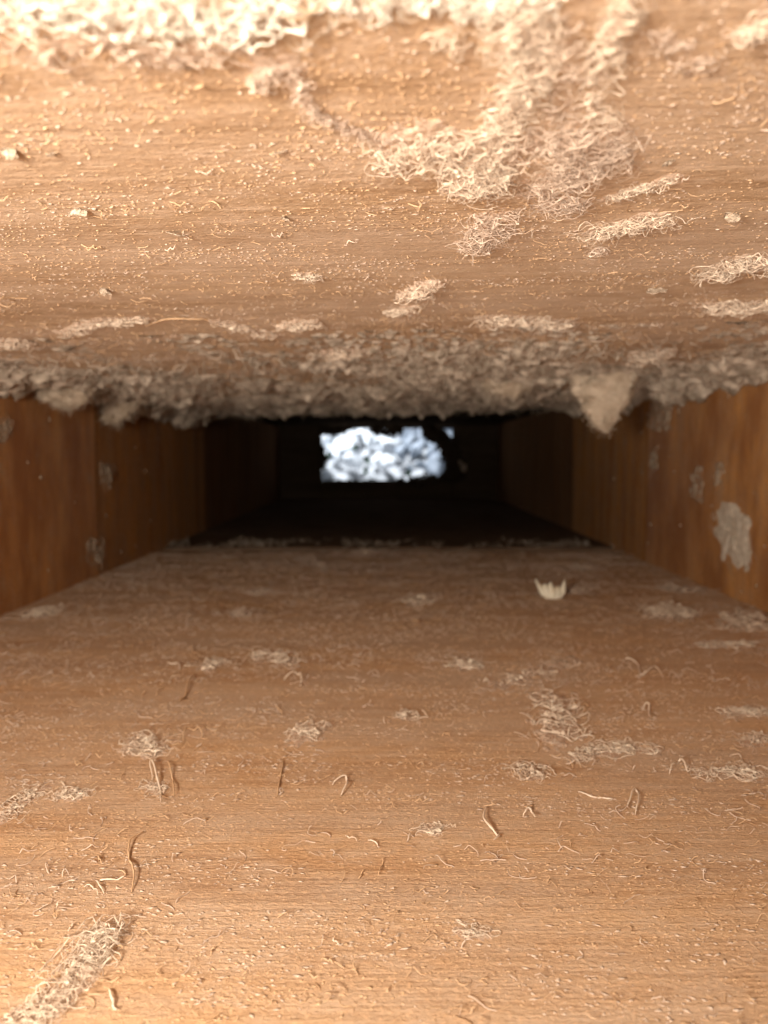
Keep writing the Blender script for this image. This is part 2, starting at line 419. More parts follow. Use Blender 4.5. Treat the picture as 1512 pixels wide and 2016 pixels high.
def strand(name, sf, pts, mat, label, group=None, rad=2.2, lift=10, cat='lint', extra=0):
    rad *= 0.8; lift *= 0.85

    mx = np.mean([p[0] for p in pts]); my = np.mean([p[1] for p in pts])
    sx, sy = sf.scale(mx, my)
    S = np.array([sf.hit(*p) for p in pts])
    m = 26; u = np.linspace(0, len(S) - 1, m)
    # Catmull-Rom
    def cr(u):
        i = int(min(math.floor(u), len(S) - 2)); t = u - i
        p0 = S[max(i - 1, 0)]; p1 = S[i]; p2 = S[i + 1]; p3 = S[min(i + 2, len(S) - 1)]
        return 0.5 * ((2 * p1) + (p2 - p0) * t + (2 * p0 - 5 * p1 + 4 * p2 - p3) * t * t + (3 * p1 - p0 - 3 * p2 + p3) * t ** 3)
    C = np.array([cr(x) for x in u])
    P = []
    for k in range(1 + extra):
        h = lift * sx * np.abs(np.sin(np.linspace(0, np.pi * rng.uniform(1.2, 2.4), m) + rng.uniform(0, 0.4))) * 0.8 + 0.00008
        h[0] = 0.00005
        j = np.cumsum(rng.normal(0, 1, (m, 2)), 0) * sx * (0.6 + 1.2 * k)
        P.append(np.stack((C[:, 0] + j[:, 0], C[:, 1] + j[:, 1] * 1.4, h), -1))
    P = np.array(P)
    rr = rad * sx * np.ones((len(P), 1)) * ((1 - 0.6 * np.abs(np.linspace(-1, 1, m)) ** 3) * rng.uniform(0.75, 1.2, m))[None, :]
    V, F = tubes(sf.world(P[..., 0], P[..., 1], P[..., 2]), rr, 5)
    org = sf.world(C[0, 0], C[0, 1], 0.0)
    o = make(name, V, F, mat, origin=org)
    return tag(o, label, cat, group)

def flake(name, sf, px, py, wpx, hpx, mat, label, group=None, tilt=0.5, yaw=None, cat='lint', thick=1.6):
    """a small torn flake: crumpled plate with thickness, one edge lifted"""
    sx, sy = sf.scale(px, py)
    c = sf.hit(px, py); n = 11
    ra = wpx * sx * 0.5; rb = hpx * sx * 0.5 * min(sy / sx, 1.8)
    yaw = rng.uniform(0, 6.28) if yaw is None else yaw
    g = np.linspace(-1, 1, n); U, W = np.meshgrid(g, g, indexing='ij')
    # square to disc, ragged
    X = U * np.sqrt(1 - W * W / 2); Y = W * np.sqrt(1 - U * U / 2)
    ang = np.arctan2(Y, X); sd = int(rng.integers(1000))
    rag = 0.65 + 0.7 * vnoise(ang * 2.2 + 20, 0 * ang + sd, sd)
    edge = np.hypot(X, Y)
    X = X * (1 + (rag - 1) * edge); Y = Y * (1 + (rag - 1) * edge)
    H = (X * math.cos(yaw) + Y * math.sin(yaw) + 1.0) * 0.5 * tilt * max(ra, rb)
    H = H + (fbm(X * 2 + sd, Y * 2, sd, 3) - 0.4) * 0.7 * min(ra, rb)
    H = np.maximum(H, 0) + 0.00004
    th = thick * sx * (1 - 0.6 * edge)
    top = sf.world(c[0] + X * ra, c[1] + Y * rb, H + th); bot = sf.world(c[0] + X * ra, c[1] + Y * rb, H - 0.00002)
    V = np.concatenate((top.reshape(-1, 3), bot.reshape(-1, 3)))
    i = np.arange(n * n).reshape(n, n)
    F = np.stack((i[:-1, :-1], i[1:, :-1], i[1:, 1:], i[:-1, 1:]), -1).reshape(-1, 4)
    ring = np.concatenate((i[:-1, 0], i[-1, :-1], i[:0:-1, -1], i[0, :0:-1]))
    nx = np.roll(ring, -1)
    F = np.concatenate((F, F[:, ::-1] + n * n, np.stack((ring, nx, nx + n * n, ring + n * n), -1)))
    o = make(name, V, F, mat, origin=sf.world(c[0], c[1], 0.0))
    return tag(o, label, cat, group)

# ------------------------------------------------------------------ lint on the ceiling board
T = tangle
T('lint_bank', CE, [(-60, 15), (120, 5), (300, 20), (450, 30), (560, 10)], 52, 520, M_WHITE,
  'deep cream bank of fluffy lint along the outer edge of the upper board', rad=4.5, hpx=55, lpx=170, curl=0.45, thr=0.25, stretch=1.8)
T('lint_fringe', CE, [(-20, 75), (90, 105), (210, 75), (330, 110), (440, 90), (540, 120)], 34, 110, M_PINK,
  'loose looping fringe of lint trailing off the deep cream bank', rad=4.0, hpx=40, lpx=150, curl=0.5, thr=0.55)
T('lint_bank', CE, [(620, 0), (780, -10), (960, 0), (1060, 10)], 32, 260, M_WHITE,
  'thin bright band of lint joining the cream bank to the big cobwebby tangle', rad=4.0, hpx=40, lpx=120, thr=0.3, stretch=1.8)
T('lint_tangle', CE, [(1005, 10), (1035, 70), (1050, 130), (1020, 180)], 50, 330, M_LINT,
  'blurred outer column of the big cobwebby lint tangle on the upper board', rad=3.2, hpx=46, lpx=190, curl=0.36, thr=0.6, stretch=1.3)
T('lint_tangle', CE, [(1240, -10), (1205, 60), (1190, 130), (1160, 190), (1200, 240)], 30, 170, M_LINT,
  'arched lint strands hanging beside the outer column of the cobwebby tangle', rad=3.0, hpx=40, lpx=200, curl=0.3, thr=0.8, stretch=1.3)
T('lint_tangle', CE, [(1100, 60), (1120, 130), (1110, 200), (1130, 240)], 46, 90, M_PINK,
  'thin lacy veil between the outer column and the arched strands', rad=2.8, hpx=34, lpx=190, curl=0.28, thr=0.95, stretch=1.3)
T('lint_tangle', CE, [(1010, 200), (990, 245), (960, 285)], 40, 200, M_LINT,
  'bridge of lint between the outer column and the densest pale heart', rad=2.4, hpx=40, lpx=150, curl=0.34, thr=0.6, stretch=1.3)
T('lint_tangle', CE, [(1200, 230), (1225, 270), (1215, 330)], 24, 60, M_PINK,
  'looping rim of single strands on the netlike inner wing', rad=2.2, hpx=34, lpx=170, curl=0.25, thr=1.0, stretch=1.3)
T('lint_tangle', CE, [(840, 275), (900, 300), (950, 320), (930, 365)], 66, 560, M_LINT,
  'densest pale heart of the cobwebby lint tangle on the upper board', rad=2.2, hpx=60, lpx=130, curl=0.5, thr=0.22, stretch=1.4)
T('lint_tangle', CE, [(1040, 280), (1120, 270), (1180, 300), (1110, 350), (1060, 370)], 58, 520, M_PINK,
  'netlike inner wing of the cobwebby lint tangle, with open loops', rad=2.0, hpx=50, lpx=150, curl=0.42, thr=0.5, stretch=1.4)
T('lint_tuft', CE, [(975, 420), (960, 455), (930, 485)], 40, 210, M_PINK,
  'tail of fuzzy lint dropping from the heart of the cobwebby tangle', rad=2.0, hpx=42, lpx=95, thr=0.3)
T('lint_tuft', CE, [(1140, 400), (1080, 400)], 34, 120, M_PINK,
  'frayed lower edge of the netlike wing of the tangle', rad=1.9, hpx=30, lpx=95, thr=0.5)
T('lint_roll', CE, [(1195, 390), (1250, 370), (1325, 350)], 15, 130, M_LINT,
  'slim rolled strip of pale lint lying aslant below the cobwebby tangle', rad=1.8, hpx=22, lpx=60, thr=0.0, loose=0.05)
T('lint_tuft', CE, [(1180, 455), (1240, 435), (1310, 425)], 34, 260, M_LINT,
  'fluffy oval tuft with open loops just below the slim rolled strip', rad=1.8, hpx=36, lpx=85, thr=0.35)
T('lint_tuft', CE, [(1175, 490)], 22, 40, M_PINK,
  'pointed wisp hanging under the fluffy oval tuft', rad=1.6, hpx=24, lpx=70, thr=0.6)
T('lint_rope', CE, [(500, 160), (545, 135), (580, 125)], 24, 110, M_PINK,
  'blurred knot of lint at the head of the ropey lint string', rad=3.0, hpx=40, lpx=80, thr=0.1)
T('lint_rope', CE, [(580, 130), (590, 185), (625, 225), (675, 245), (745, 272), (800, 262)], 17, 240, M_PINK,
  'ropey twisted string of lint curving down to the cobwebby tangle', rad=2.3, hpx=34, lpx=70, thr=0.1, loose=0.05)
T('lint_tuft', CE, [(770, 290), (755, 325)], 34, 120, M_LINT,
  'pale looped tuft at the lower end of the ropey lint string', rad=2.0, hpx=36, lpx=100, thr=0.45)
T('lint_mat', CE, [(1400, 540), (1460, 510), (1540, 520)], 36, 280, M_LINT,
  'flat pinkish mat of lint by the right side board, upper of two', rad=2.0, hpx=34, lpx=80, thr=0.25)
T('lint_mat', CE, [(1400, 600), (1470, 600), (1540, 590)], 32, 220, M_LINT,
  'flat pinkish mat of lint by the right side board, lower of two', rad=2.0, hpx=30, lpx=70, thr=0.35)
T('lint_tuft', CE, [(800, 580), (850, 555)], 24, 130, M_LINT,
  'leaning fuzzy tuft casting a brown shadow on bare ceiling wood', rad=2.0, hpx=46, feltk=1.6, lpx=55, thr=0.15)
T('lint_mat', CE, [(960, 625), (1050, 630), (1110, 635)], 26, 230, M_LINT,
  'long thin felted mat above the dusty grey lip', rad=2.0, hpx=26, lpx=60, thr=0.2)
for pts, ww, lab in (
    ([(0, 668), (40, 672)], 24, 'thick whitish lint pad against the left side board'),
    ([(130, 655), (170, 640), (210, 628)], 17, 'slanting lint wisp between the whitish pad and a bright lint strip'),
    ([(215, 632), (280, 626)], 15, 'bright lint strip at the start of the long thin hair'),
    ([(430, 632), (500, 650), (535, 660)], 14, 'ragged lint streak at the end of the long thin hair'),
    ([(560, 640), (610, 632)], 20, 'knobbly pale tuft with a shadow beside the ragged lint streak'),
    ([(660, 692), (700, 690)], 24, 'small wedge of dust on the brink of the grey lip'),
    ([(770, 615), (805, 605)], 14, 'faint crumbly tuft beneath the leaning fuzzy tuft'),
    ([(590, 540), (620, 545)], 13, 'tiny bright tuft on bare ceiling wood above the knobbly pale tuft'),
    ([(1260, 700), (1300, 690)], 26, 'soft grey pinch of dust at the corner of lip and right side board'),
    ):
    T('lint_tuft', CE, pts, ww * 1.1, 130, M_LINT, lab, rad=2.0, hpx=ww * 1.25, lpx=46, thr=-0.05, feltk=1.6)
strand('lint_hair', CE, [(285, 640), (330, 622), (400, 626), (445, 640)], M_TAN, 'long thin hair of lint above the grey lip', rad=1.8, lift=8)
T('lint_blob', CE, [(1480, 60), (1500, 40)], 30, 90, M_LINT, 'blurred bright lint blob near the upper board\'s outer corner', rad=3.5, hpx=40, lpx=90, thr=0.2)
T('lint_wisp', CE, [(860, 60), (900, 100)], 24, 40, M_LINT, 'blurred wisp between the thin bright band and the tangle', rad=3.5, hpx=30, lpx=110, thr=0.8)
T('lint_wisp', CE, [(1300, 60), (1330, 90), (1380, 120)], 26, 50, M_PINK, 'blurred loose wisp beside the bright lint blob', rad=3.0, hpx=30, lpx=110, thr=0.75)
for px, py, ww, hh, lab in (
    (205, 570, 26, 18, 'cube-like pale crumb on bare ceiling wood'),
    (152, 412, 34, 14, 'slanting splinter-like flake on bare ceiling wood'),
    (345, 455, 36, 14, 'low boat-shaped pale flake on the upper board'),
    (18, 296, 34, 20, 'dark-edged chip at the left margin of the upper board'),
    (102, 300, 22, 14, 'small pale chip beside the dark-edged chip'),
    (1315, 317, 26, 16, 'bright chip above the end of the slim rolled strip'),
    (1295, 565, 44, 12, 'flat pink flake lying across the grain below the fluffy oval tuft'),
    (562, 427, 18, 14, 'tiny standing chip on bare ceiling wood'),
    (550, 295, 34, 10, 'thin sliver under the ropey lint string'),
    (1440, 420, 30, 20, 'ragged chip above the pinkish mats by the right side board'),
    ):
    flake('lint_flake', CE, px, py, ww * 0.85, hh * 0.85, M_FELT, lab, tilt=0.6)
hooks = 'small curly fibres on the upper board'
for k in range(26):
    px = random.uniform(20, 1490); py = random.uniform(260, 660)
    L = random.uniform(14, 34); a = random.uniform(0, 6.28); b_ = a + random.uniform(-1.6, 1.6)
    pts = [(px, py), (px + L * .5 * math.cos(a), py + L * .3 * math.sin(a)), (px + L * .5 * (math.cos(a) + math.cos(b_)), py + L * .3 * (math.sin(a) + math.sin(b_)))]
    strand('lint_fibre', CE, pts, random.choice((M_TAN, M_PINK)), 'small curly fibre stuck to the upper board', hooks, rad=random.uniform(1.1, 1.9), lift=8)

# ------------------------------------------------------------------ the grey dusty lip of the ceiling
def dust_lip():
    x = np.linspace(-HW + 0.001, HW - 0.001, 330); y = np.linspace(0.215, J + 0.066, 400)
    A, B = np.meshgrid(x, y, indexing='ij')
    edge = 0.270 + 0.06 * (fbm(A * 30, B * 0 + 3, 4, 4) - 0.5) * 2
    cov = np.clip((B - edge) / 0.05, -0.6, 1)
    big = fbm(A * 48, B * 34, 21, 3); mid = fbm(A * 190, B * 140, 31, 4); sm = fbm(A * 520, B * 400, 41, 3)
    H = (cov * 0.0007 + (big - 0.47) * 0.0110 * np.clip((B - 0.25) / 0.16, 0.10, 1) + (mid - 0.5) * 0.0075 * np.clip((B - 0.22) / 0.16, 0.12, 1) + (sm - 0.5) * 0.0034)
    side = np.clip((np.abs(A) - (HW - 0.035)) / 0.035, 0, 1)
    H += 0.0045 * side ** 2 * np.clip((B - 0.24) / 0.05, 0, 1)
    gap = fbm(A * 26, B * 11, 71, 4)
    H = H * np.clip(0.35 + (gap - 0.34) * 4.2, 0.12, 1.35) - 0.0006 * np.clip(0.45 - gap, 0, 1) * 6
    keep = H > 0
    H = np.maximum(H, 0) - 0.00006
    i = np.arange(A.size).reshape(A.shape)
    m = keep[:-1, :-1] | keep[1:, :-1] | keep[1:, 1:] | keep[:-1, 1:]
    F = np.stack((i[:-1, :-1], i[1:, :-1], i[1:, 1:], i[:-1, 1:]), -1)[m]
    used = np.unique(F); mp = np.full(A.size, -1); mp[used] = np.arange(len(used))
    V = CE.world(A.ravel()[used], B.ravel()[used], H.ravel()[used])
    o = make('dust_lip', V, mp[F], M_GREY, origin=CE.world(0.0, 0.4, 0.0))
    tag(o, 'lumpy grey felt of dust coating the inner lip of the upper board', 'dust', kind='stuff')
dust_lip()
def lip_fuzz():
    n = 2600
    st = np.zeros((n, 3)); st[:, 0] = rng.uniform(-HW, HW, n); st[:, 1] = rng.uniform(0.24, J + 0.06, n); st[:, 2] = rng.uniform(0.0002, 0.004, n)
    P = walk(st, rng.uniform(0, 6.28, n), rng.uniform(0.003, 0.011, n), 8, 0.6, rng.uniform(0.002, 0.009, n), 1.0)
    r = rng.uniform(0.00008, 0.00020, n)[:, None] * np.linspace(1, 0.5, 8)[None]
    V, F = tubes(CE.world(P[..., 0], P[..., 1], P[..., 2]), r, 3)
    tag(make('dust_fuzz', V, F, M_GREY, origin=CE.world(0.0, 0.4, 0.0)), 'short grey fuzz standing out of the dust on the inner lip', 'dust', kind='stuff')
lip_fuzz()

def hanging(name, px0, px1, pyt, pyb, tipx, mat, label, Y):
    """drooping wedge of felt: rounded lump hung from the ceiling"""
    p0 = at_depth(px0, pyt, Y); p1 = at_depth(px1, pyt, Y); tip = at_depth(tipx, pyb, Y)
    n = 44; m = 26
    V = []
    s = np.linspace(0, 1, n)
    for j in range(m):
        v = j / (m - 1)
        for i in range(n):
            u = i / n * 2 * math.pi
            wid = (1 - v) ** 0.62 * 0.46 + 0.03
            cx = (p0.x + p1.x) / 2 * (1 - v) + tip.x * v
            ztop = CEIL + CT * cx + 0.001
            z = ztop * (1 - v) + tip.z * v
            rx = (p1.x - p0.x) * wid; ry = 0.5 * abs(rx) + 0.0006
            V.append((cx + rx * math.cos(u), Y + ry * math.sin(u), z))
    V = np.array(V)
    nn = fbm(V[:, 0] * 260 + V[:, 1] * 190, V[:, 2] * 260, 77, 4) - 0.5
    n3 = fbm(V[:, 0] * 900 + V[:, 1] * 900, V[:, 2] * 900, 97, 3) - 0.5
    n4 = fbm(V[:, 0] * 520 + V[:, 2] * 300, V[:, 2] * 480 + V[:, 1] * 260, 57, 4) - 0.5
    V[:, 0] += nn * 0.0075 + n4 * 0.0036; V[:, 1] += nn * 0.006 + n4 * 0.004; V[:, 2] += n3 * 0.0026
    i = np.arange(n * m).reshape(m, n)
    a = i[:-1]; b = np.roll(a, -1, 1); d = i[1:]; c = np.roll(d, -1, 1)
    F = np.stack((a, b, c, d), -1).reshape(-1, 4)
    # fuzz along it
    k = 260; src = V[rng.integers(n * 2, len(V), k)]
    P = np.zeros((k, 7, 3)); P[:, 0] = src; dr = rng.normal(0, 1, (k, 3)); dr /= np.linalg.norm(dr, axis=1)[:, None]
    for q in range(1, 7):
        dr = dr + rng.normal(0, 0.5, (k, 3)); dr /= np.linalg.norm(dr, axis=1)[:, None]
        P[:, q] = P[:, q - 1] + dr * 0.0007
    V2, F2 = tubes(P, np.full((k, 7), 0.00010), 3)
    o = make(name, np.concatenate((V, V2)), np.concatenate((F, F2 + len(V))), mat, origin=np.array(((p0.x + p1.x) / 2, Y, CEIL + CT * p0.x)))
    tag(o, label, 'lint')
hanging('hanging_lint', 1115, 1265, 730, 850, 1188, M_FELT, 'large pointed wedge of felted dust drooping from the lip beside the right side board', 0.345)
hanging('hanging_lint', 930, 1065, 740, 782, 1000, M_FELT, 'broad shallow sag of felted dust next to the large pointed wedge', 0.36)
hanging('hanging_lint', 40, 200, 755, 806, 130, M_FELT, 'drooping sag of felted dust against the left side board, outer of two', 0.34)
hanging('hanging_lint', 200, 300, 780, 838, 222, M_FELT, 'drooping sag of felted dust against the left side board, inner of two', 0.42)

# ------------------------------------------------------------------ lint on the floor board
T('lint_tangle', FL, [(212, 1838), (175, 1885), (140, 1930)], 36, 230, M_LINT,
  'braided pale lint tangle on the lower board, upper half of the large one', rad=2.6, hpx=40, lpx=130, curl=0.3, thr=0.3, loose=0.05)
T('lint_tangle', FL, [(115, 1960), (85, 2000), (20, 2030)], 40, 180, M_LINT,
  'whitest foot of the braided lint tangle on the lower board', rad=2.6, hpx=40, lpx=110, curl=0.35, thr=0.2, loose=0.05)
for pts, ww, n, mat, lab in (
    ([(0, 1612), (40, 1580), (85, 1555)], 17, 120, M_LINT, 'knotted slanting lint tuft near the left edge of the lower board'),
    ([(118, 1565), (160, 1565)], 14, 70, M_LINT, 'little flat white tuft beside the knotted slanting tuft'),
    ([(262, 1465), (310, 1478)], 24, 130, M_LINT, 'round curly lint nest on the lower board'),
    ([(290, 1545), (318, 1560)], 12, 40, M_LINT, 'clawed little tuft with a dark shadow below the curly nest'),
    ([(800, 1410)], 15, 40, M_LINT, 'star-shaped tuft in the middle of the lower board'),
    ([(900, 1312), (940, 1310)], 17, 90, M_LINT, 'bright oval tuft on darker wood in the middle of the lower board'),
    ([(1125, 1490), (1180, 1480), (1240, 1470), (1290, 1478)], 15, 190, M_LINT, 'long narrow drift of lint lying across the grain'),
    ([(1060, 1380), (1110, 1400), (1090, 1450)], 38, 110, M_LINT, 'thin pinkish web spread beyond the long narrow drift'),
    ([(1035, 1520), (1060, 1525)], 22, 70, M_LINT, 'small looped tuft at the head of the long narrow drift'),
    ([(1430, 1405), (1500, 1400)], 16, 100, M_LINT, 'feathery lint streak near the right edge of the lower board'),
    ([(1370, 1520), (1440, 1525), (1505, 1520)], 16, 100, M_LINT, 'straggling tuft with long curls near the right edge'),
    ([(835, 1635), (865, 1632)], 13, 60, M_LINT, 'white fleck of lint beside a bent squiggle'),
    ([(1340, 1205), (1300, 1215)], 30, 140, M_LINT, 'soft lint heap at the foot of the right side board'),
    ([(1450, 1235), (1500, 1225)], 32, 110, M_LINT, 'spread lint heap under the right side board, outer end'),
    ([(1385, 1272), (1480, 1268)], 10, 90, M_LINT, 'straight pinkish lint bar near the foot of the right side board'),
    ([(1320, 1160), (1350, 1165)], 18, 80, M_PUFF, 'grey tuft against the foot of the right side board'),
    ([(1150, 1120)], 18, 60, M_PUFF, 'grey puff behind the torn cream chip'),
    ([(1130, 1165)], 16, 50, M_PUFF, 'little grey puff beside the torn cream chip'),
    ([(515, 1168)], 17, 80, M_PUFF, 'domed grey puff on the dark inner end of the lower board'),
    ([(720, 1090)], 15, 70, M_PUFF, 'pale puff beside the joint of the floor boards'),
    ([(470, 1210)], 16, 50, M_PUFF, 'small puff in front of the domed grey puff'),
    ([(810, 1190), (850, 1180)], 18, 60, M_LINT, 'loose dust drift in the middle of the inner lower board'),
    ([(195, 1115), (180, 1085)], 18, 90, M_PUFF, 'tall grey puff at the foot of the left side board'),
    ([(70, 1212), (100, 1205)], 20, 90, M_LINT, 'flattened puff at the foot of the left side board'),
    ([(590, 1100), (640, 1120)], 14, 60, M_PUFF, 'faint dust drift before the joint of the floor boards'),
    ([(1225, 1078), (1260, 1085)], 18, 70, M_PUFF, 'grey puff in the corner of joint and right side board'),
    ([(1470, 1465), (1500, 1450)], 14, 40, M_LINT, 'stray curl patch between the feathery streak and the straggling tuft'),
    ([(410, 1310), (430, 1305)], 18, 50, M_LINT, 'dim flat tuft above a hooked curl'),
    ([(570, 1300), (520, 1290)], 24, 70, M_LINT, 'dim dust drift left of the bright oval tuft'),
    ([(1130, 1300), (980, 1350)], 20, 60, M_LINT, 'scattered dust drift right of the bright oval tuft'),
    ([(590, 1450), (620, 1440)], 26, 60, M_LINT, 'thin dust web left of the star-shaped tuft'),
    ([(900, 1830), (960, 1840)], 14, 60, M_LINT, 'faint pale patch of lint on the brightest wood'),
    ):
    T('lint_tuft', FL, pts, ww, n * 1.1, mat, lab, rad=2.3, hpx=ww * 0.9, lpx=62, thr=0.35, stretch=2.2)
for pts, r, lift, mat, lab in (
    ([(285, 1640), (258, 1660), (252, 1690), (262, 1720), (258, 1755)], 2.4, 12, M_TAN, 'long snaking fibre standing off the lower board'),
    ([(360, 1460), (368, 1442), (388, 1440), (395, 1452)], 1.8, 14, M_TAN, 'hooked arch of fibre beside the round curly nest'),
    ([(385, 1330), (372, 1350), (365, 1375), (355, 1390)], 2.4, 12, M_TAN, 'hooked curl pointing at the dim flat tuft'),
    ([(560, 1340), (590, 1330), (592, 1355)], 2.2, 16, M_LINT, 'small arched fibre left of the star-shaped tuft'),
    ([(655, 1545), (682, 1535), (685, 1550), (672, 1570)], 2.4, 14, M_LINT, 'bent fibre like a folded pin on open wood'),
    ([(960, 1590), (955, 1620), (975, 1640), (985, 1650), (975, 1665)], 3.0, 14, M_LINT, 'thick bent squiggle with a dark shadow'),
    ([(1030, 1610), (1048, 1600), (1055, 1620)], 2.4, 14, M_LINT, 'small arched fibre right of the bent squiggle'),
    ([(1140, 1560), (1175, 1570), (1215, 1575)], 2.0, 4, M_LINT, 'straight pale hair lying flat below the long narrow drift'),
    ([(1235, 1590), (1248, 1560), (1258, 1575), (1250, 1610)], 2.2, 14, M_LINT, 'upright looped fibre right of the straight pale hair'),
    ([(1215, 1325), (1230, 1305), (1250, 1312), (1260, 1330), (1285, 1320), (1300, 1340)], 2.0, 14, M_LINT, 'pair of joined fibre loops before the right side board'),
    ([(1265, 1400), (1275, 1395), (1272, 1420)], 2.4, 16, M_LINT, 'tiny standing hook right of the pinkish web'),
    ([(1318, 1525), (1335, 1505), (1352, 1525)], 2.2, 18, M_LINT, 'arched curl at the start of the straggling tuft'),
    ([(205, 1760), (190, 1740), (215, 1738), (240, 1735)], 2.4, 8, M_LINT, 'forked little fibre above the braided tangle'),
    ([(545, 1570), (550, 1530), (558, 1495)], 2.0, 4, M_TAN, 'pale upright streak of fibre on open wood'),
    ([(200, 1700), (195, 1690), (190, 1700)], 2.0, 8, M_TAN, 'tiny curl between the snaking fibre and the forked fibre'),
    ([(215, 1950), (228, 1975), (232, 1990)], 3.2, 8, M_LINT, 'short thick fibre beside the foot of the braided tangle'),
    ([(300, 1535), (297, 1505), (315, 1550), (316, 1590)], 2.4, 18, M_LINT, 'clawlike fibre sprouting from the clawed little tuft'),
    ([(330, 1500), (338, 1530), (340, 1570)], 1.8, 10, M_TAN, 'thin fibre next to the clawlike fibre'),
    ):
    strand('lint_fibre', FL, pts, mat, lab, rad=r, lift=lift)
for k in range(46):
    px = random.uniform(10, 1500); py = 1230 + 740 * random.random() ** 1.3
    L = random.uniform(14, 38); a = random.uniform(0, 6.28); b_ = a + random.uniform(-1.8, 1.8)
    pts = [(px, py), (px + L * .5 * math.cos(a), py + L * .35 * math.sin(a)), (px + L * .5 * (math.cos(a) + math.cos(b_)), py + L * .35 * (math.sin(a) + math.sin(b_)))]
    strand('lint_fibre', FL, pts, random.choice((M_TAN, M_LINT, M_TAN)), 'small curly fibre lying on the lower board', 'small curly fibres on the lower board', rad=random.uniform(1.0, 1.7), lift=7)

# torn cream chip with upright points
def torn_chip():
    c = FL.hit(1088, 1178); sx, _ = FL.scale(1088, 1178)
    W = 62 * sx; n = 15; V = []
    n = 41; uu = np.linspace(0, 1, n)
    hts = 0.50 + 0.14 * (vnoise(uu * 13, uu * 0, 5) - 0.5)
    for pc, ph, pw in ((0.04, 0.42, 0.14), (0.30, 0.22, 0.13), (0.47, 0.30, 0.10), (0.72, 0.10, 0.08), (0.95, 0.40, 0.16)):
        hts = hts + ph * np.clip(1 - np.abs(uu - pc) / pw, 0, 1)
    for s in (0, 1):
        for i in range(n):
            u = i / (n - 1) * 2 - 1
            x = c[0] + u * W * 0.5 * (1.0)
            y = c[1] + (u * u) * W * 0.22 + s * 0.0008
            z = hts[i] * 40 * sx
            x2 = c[0] + u * W * 0.36
            V += [(x2, y - 0.003, 0.0001 if abs(u) < 0.8 else 0.001), (x2 * 0.5 + x * 0.5, y - 0.0025, z * 0.45), (x, y + 0.002, z)]
    i = np.arange(2 * n * 3).reshape(2, n, 3); F = []
    for a in range(n - 1):
        for b in range(2):
            F.append((i[0, a, b], i[0, a + 1, b], i[0, a + 1, b + 1], i[0, a, b + 1]))
            F.append((i[1, a, b + 1], i[1, a + 1, b + 1], i[1, a + 1, b], i[1, a, b]))
        F.append((i[0, a, 2], i[0, a + 1, 2], i[1, a + 1, 2], i[1, a, 2]))
        F.append((i[0, a + 1, 0], i[0, a, 0], i[1, a, 0], i[1, a + 1, 0]))
    F.append((i[0, 0, 0], i[0, 0, 1], i[1, 0, 1], i[1, 0, 0])); F.append((i[0, 0, 1], i[0, 0, 2], i[1, 0, 2], i[1, 0, 1]))
    F.append((i[1, -1, 0], i[1, -1, 1], i[0, -1, 1], i[0, -1, 0])); F.append((i[1, -1, 1], i[1, -1, 2], i[0, -1, 2], i[0, -1, 1]))
    o = make('torn_chip', V, np.array(F), M_CHIP, origin=(c[0], c[1], 0), smooth=False)
    tag(o, 'torn cream chip with upright points on the dark inner lower board', 'chip')
torn_chip()

# ridge of lint along the joint of the floor boards
_p = FL.hit(300, 1090)
def joint_ridge():
    n = 450
    st = np.zeros((n, 3)); st[:, 0] = rng.uniform(-HW + 0.002, HW - 0.008, n); st[:, 1] = J - 0.006 + rng.normal(0, 0.004, n); st[:, 2] = 0.0010
    st[:, 1] = np.maximum(st[:, 1] + 0.03 * rng.uniform(0, 1, n) ** 3, J - 0.009)
    st = st[fbm(st[:, 0] * 45, st[:, 1] * 60, 61, 3) > rng.uniform(0.40, 0.62, n)]; n = len(st)
    P = walk(st, rng.uniform(0, 6.28, n), rng.uniform(0.004, 0.014, n), 9, 0.6, 0.0012 + 0.006 * fbm(st[:, 0] * 60, st[:, 0] * 0, 3, 3), 0.8)
    P[..., 2] = np.maximum(P[..., 2], 0.0007)
    V, F = tubes(FL.world(P[..., 0], P[..., 1], P[..., 2]), rng.uniform(0.0001, 0.0003, n)[:, None] * np.ones((1, 9)), 3)
    tag(make('dust_ridge', V, F, M_GREY, origin=(0, J, 0)), 'thin ridge of lint caught along the joint of the floor boards', 'dust', kind='stuff')
joint_ridge()

# ------------------------------------------------------------------ patches on the side boards
T('dust_patch', RI, [(1440, 1030), (1435, 1075)], 38, 50, M_PATCH, 'large pale dust patch clinging to the right side board', rad=0.8, hpx=6, lpx=24, thr=0.0, stretch=1.0, vert=0.2, feltk=2, loose=0.0)
T('dust_patch', RI, [(1300, 800), (1305, 830)], 24, 24, M_SMEAR, 'faint smeared dust patch high on the right side board', rad=0.7, hpx=4, lpx=18, feltk=3, thr=0.0, stretch=1.0, vert=0.2, loose=0.0)
T('dust_patch', RI, [(1375, 930), (1372, 980)], 12, 16, M_SMEAR, 'narrow dust smear between the two patches on the right side board', rad=0.7, hpx=4, lpx=16, feltk=3, thr=0.0, stretch=1.0, vert=0.2, loose=0.0)
T('dust_patch', LE, [(6, 835), (2, 860)], 16, 30, M_SMEAR, 'small dust dab high on the left side board', rad=1.0, hpx=5, lpx=26, thr=0.1, stretch=1.0, vert=0.2, loose=0.0)
for pts, ww, lab in (
    ([(205, 920), (208, 945)], 11, 'upper dust dab on the seam of the left side boards'),
    ([(182, 1070), (190, 1095)], 14, 'lowest dust dab on the seam of the left side boards'),
    ):
    T('dust_patch', LE, pts, ww, 26, M_SMEAR, lab, rad=1.0, hpx=5, lpx=22, thr=-0.1, stretch=1.0, vert=0.2, feltk=2.0, loose=0.0)
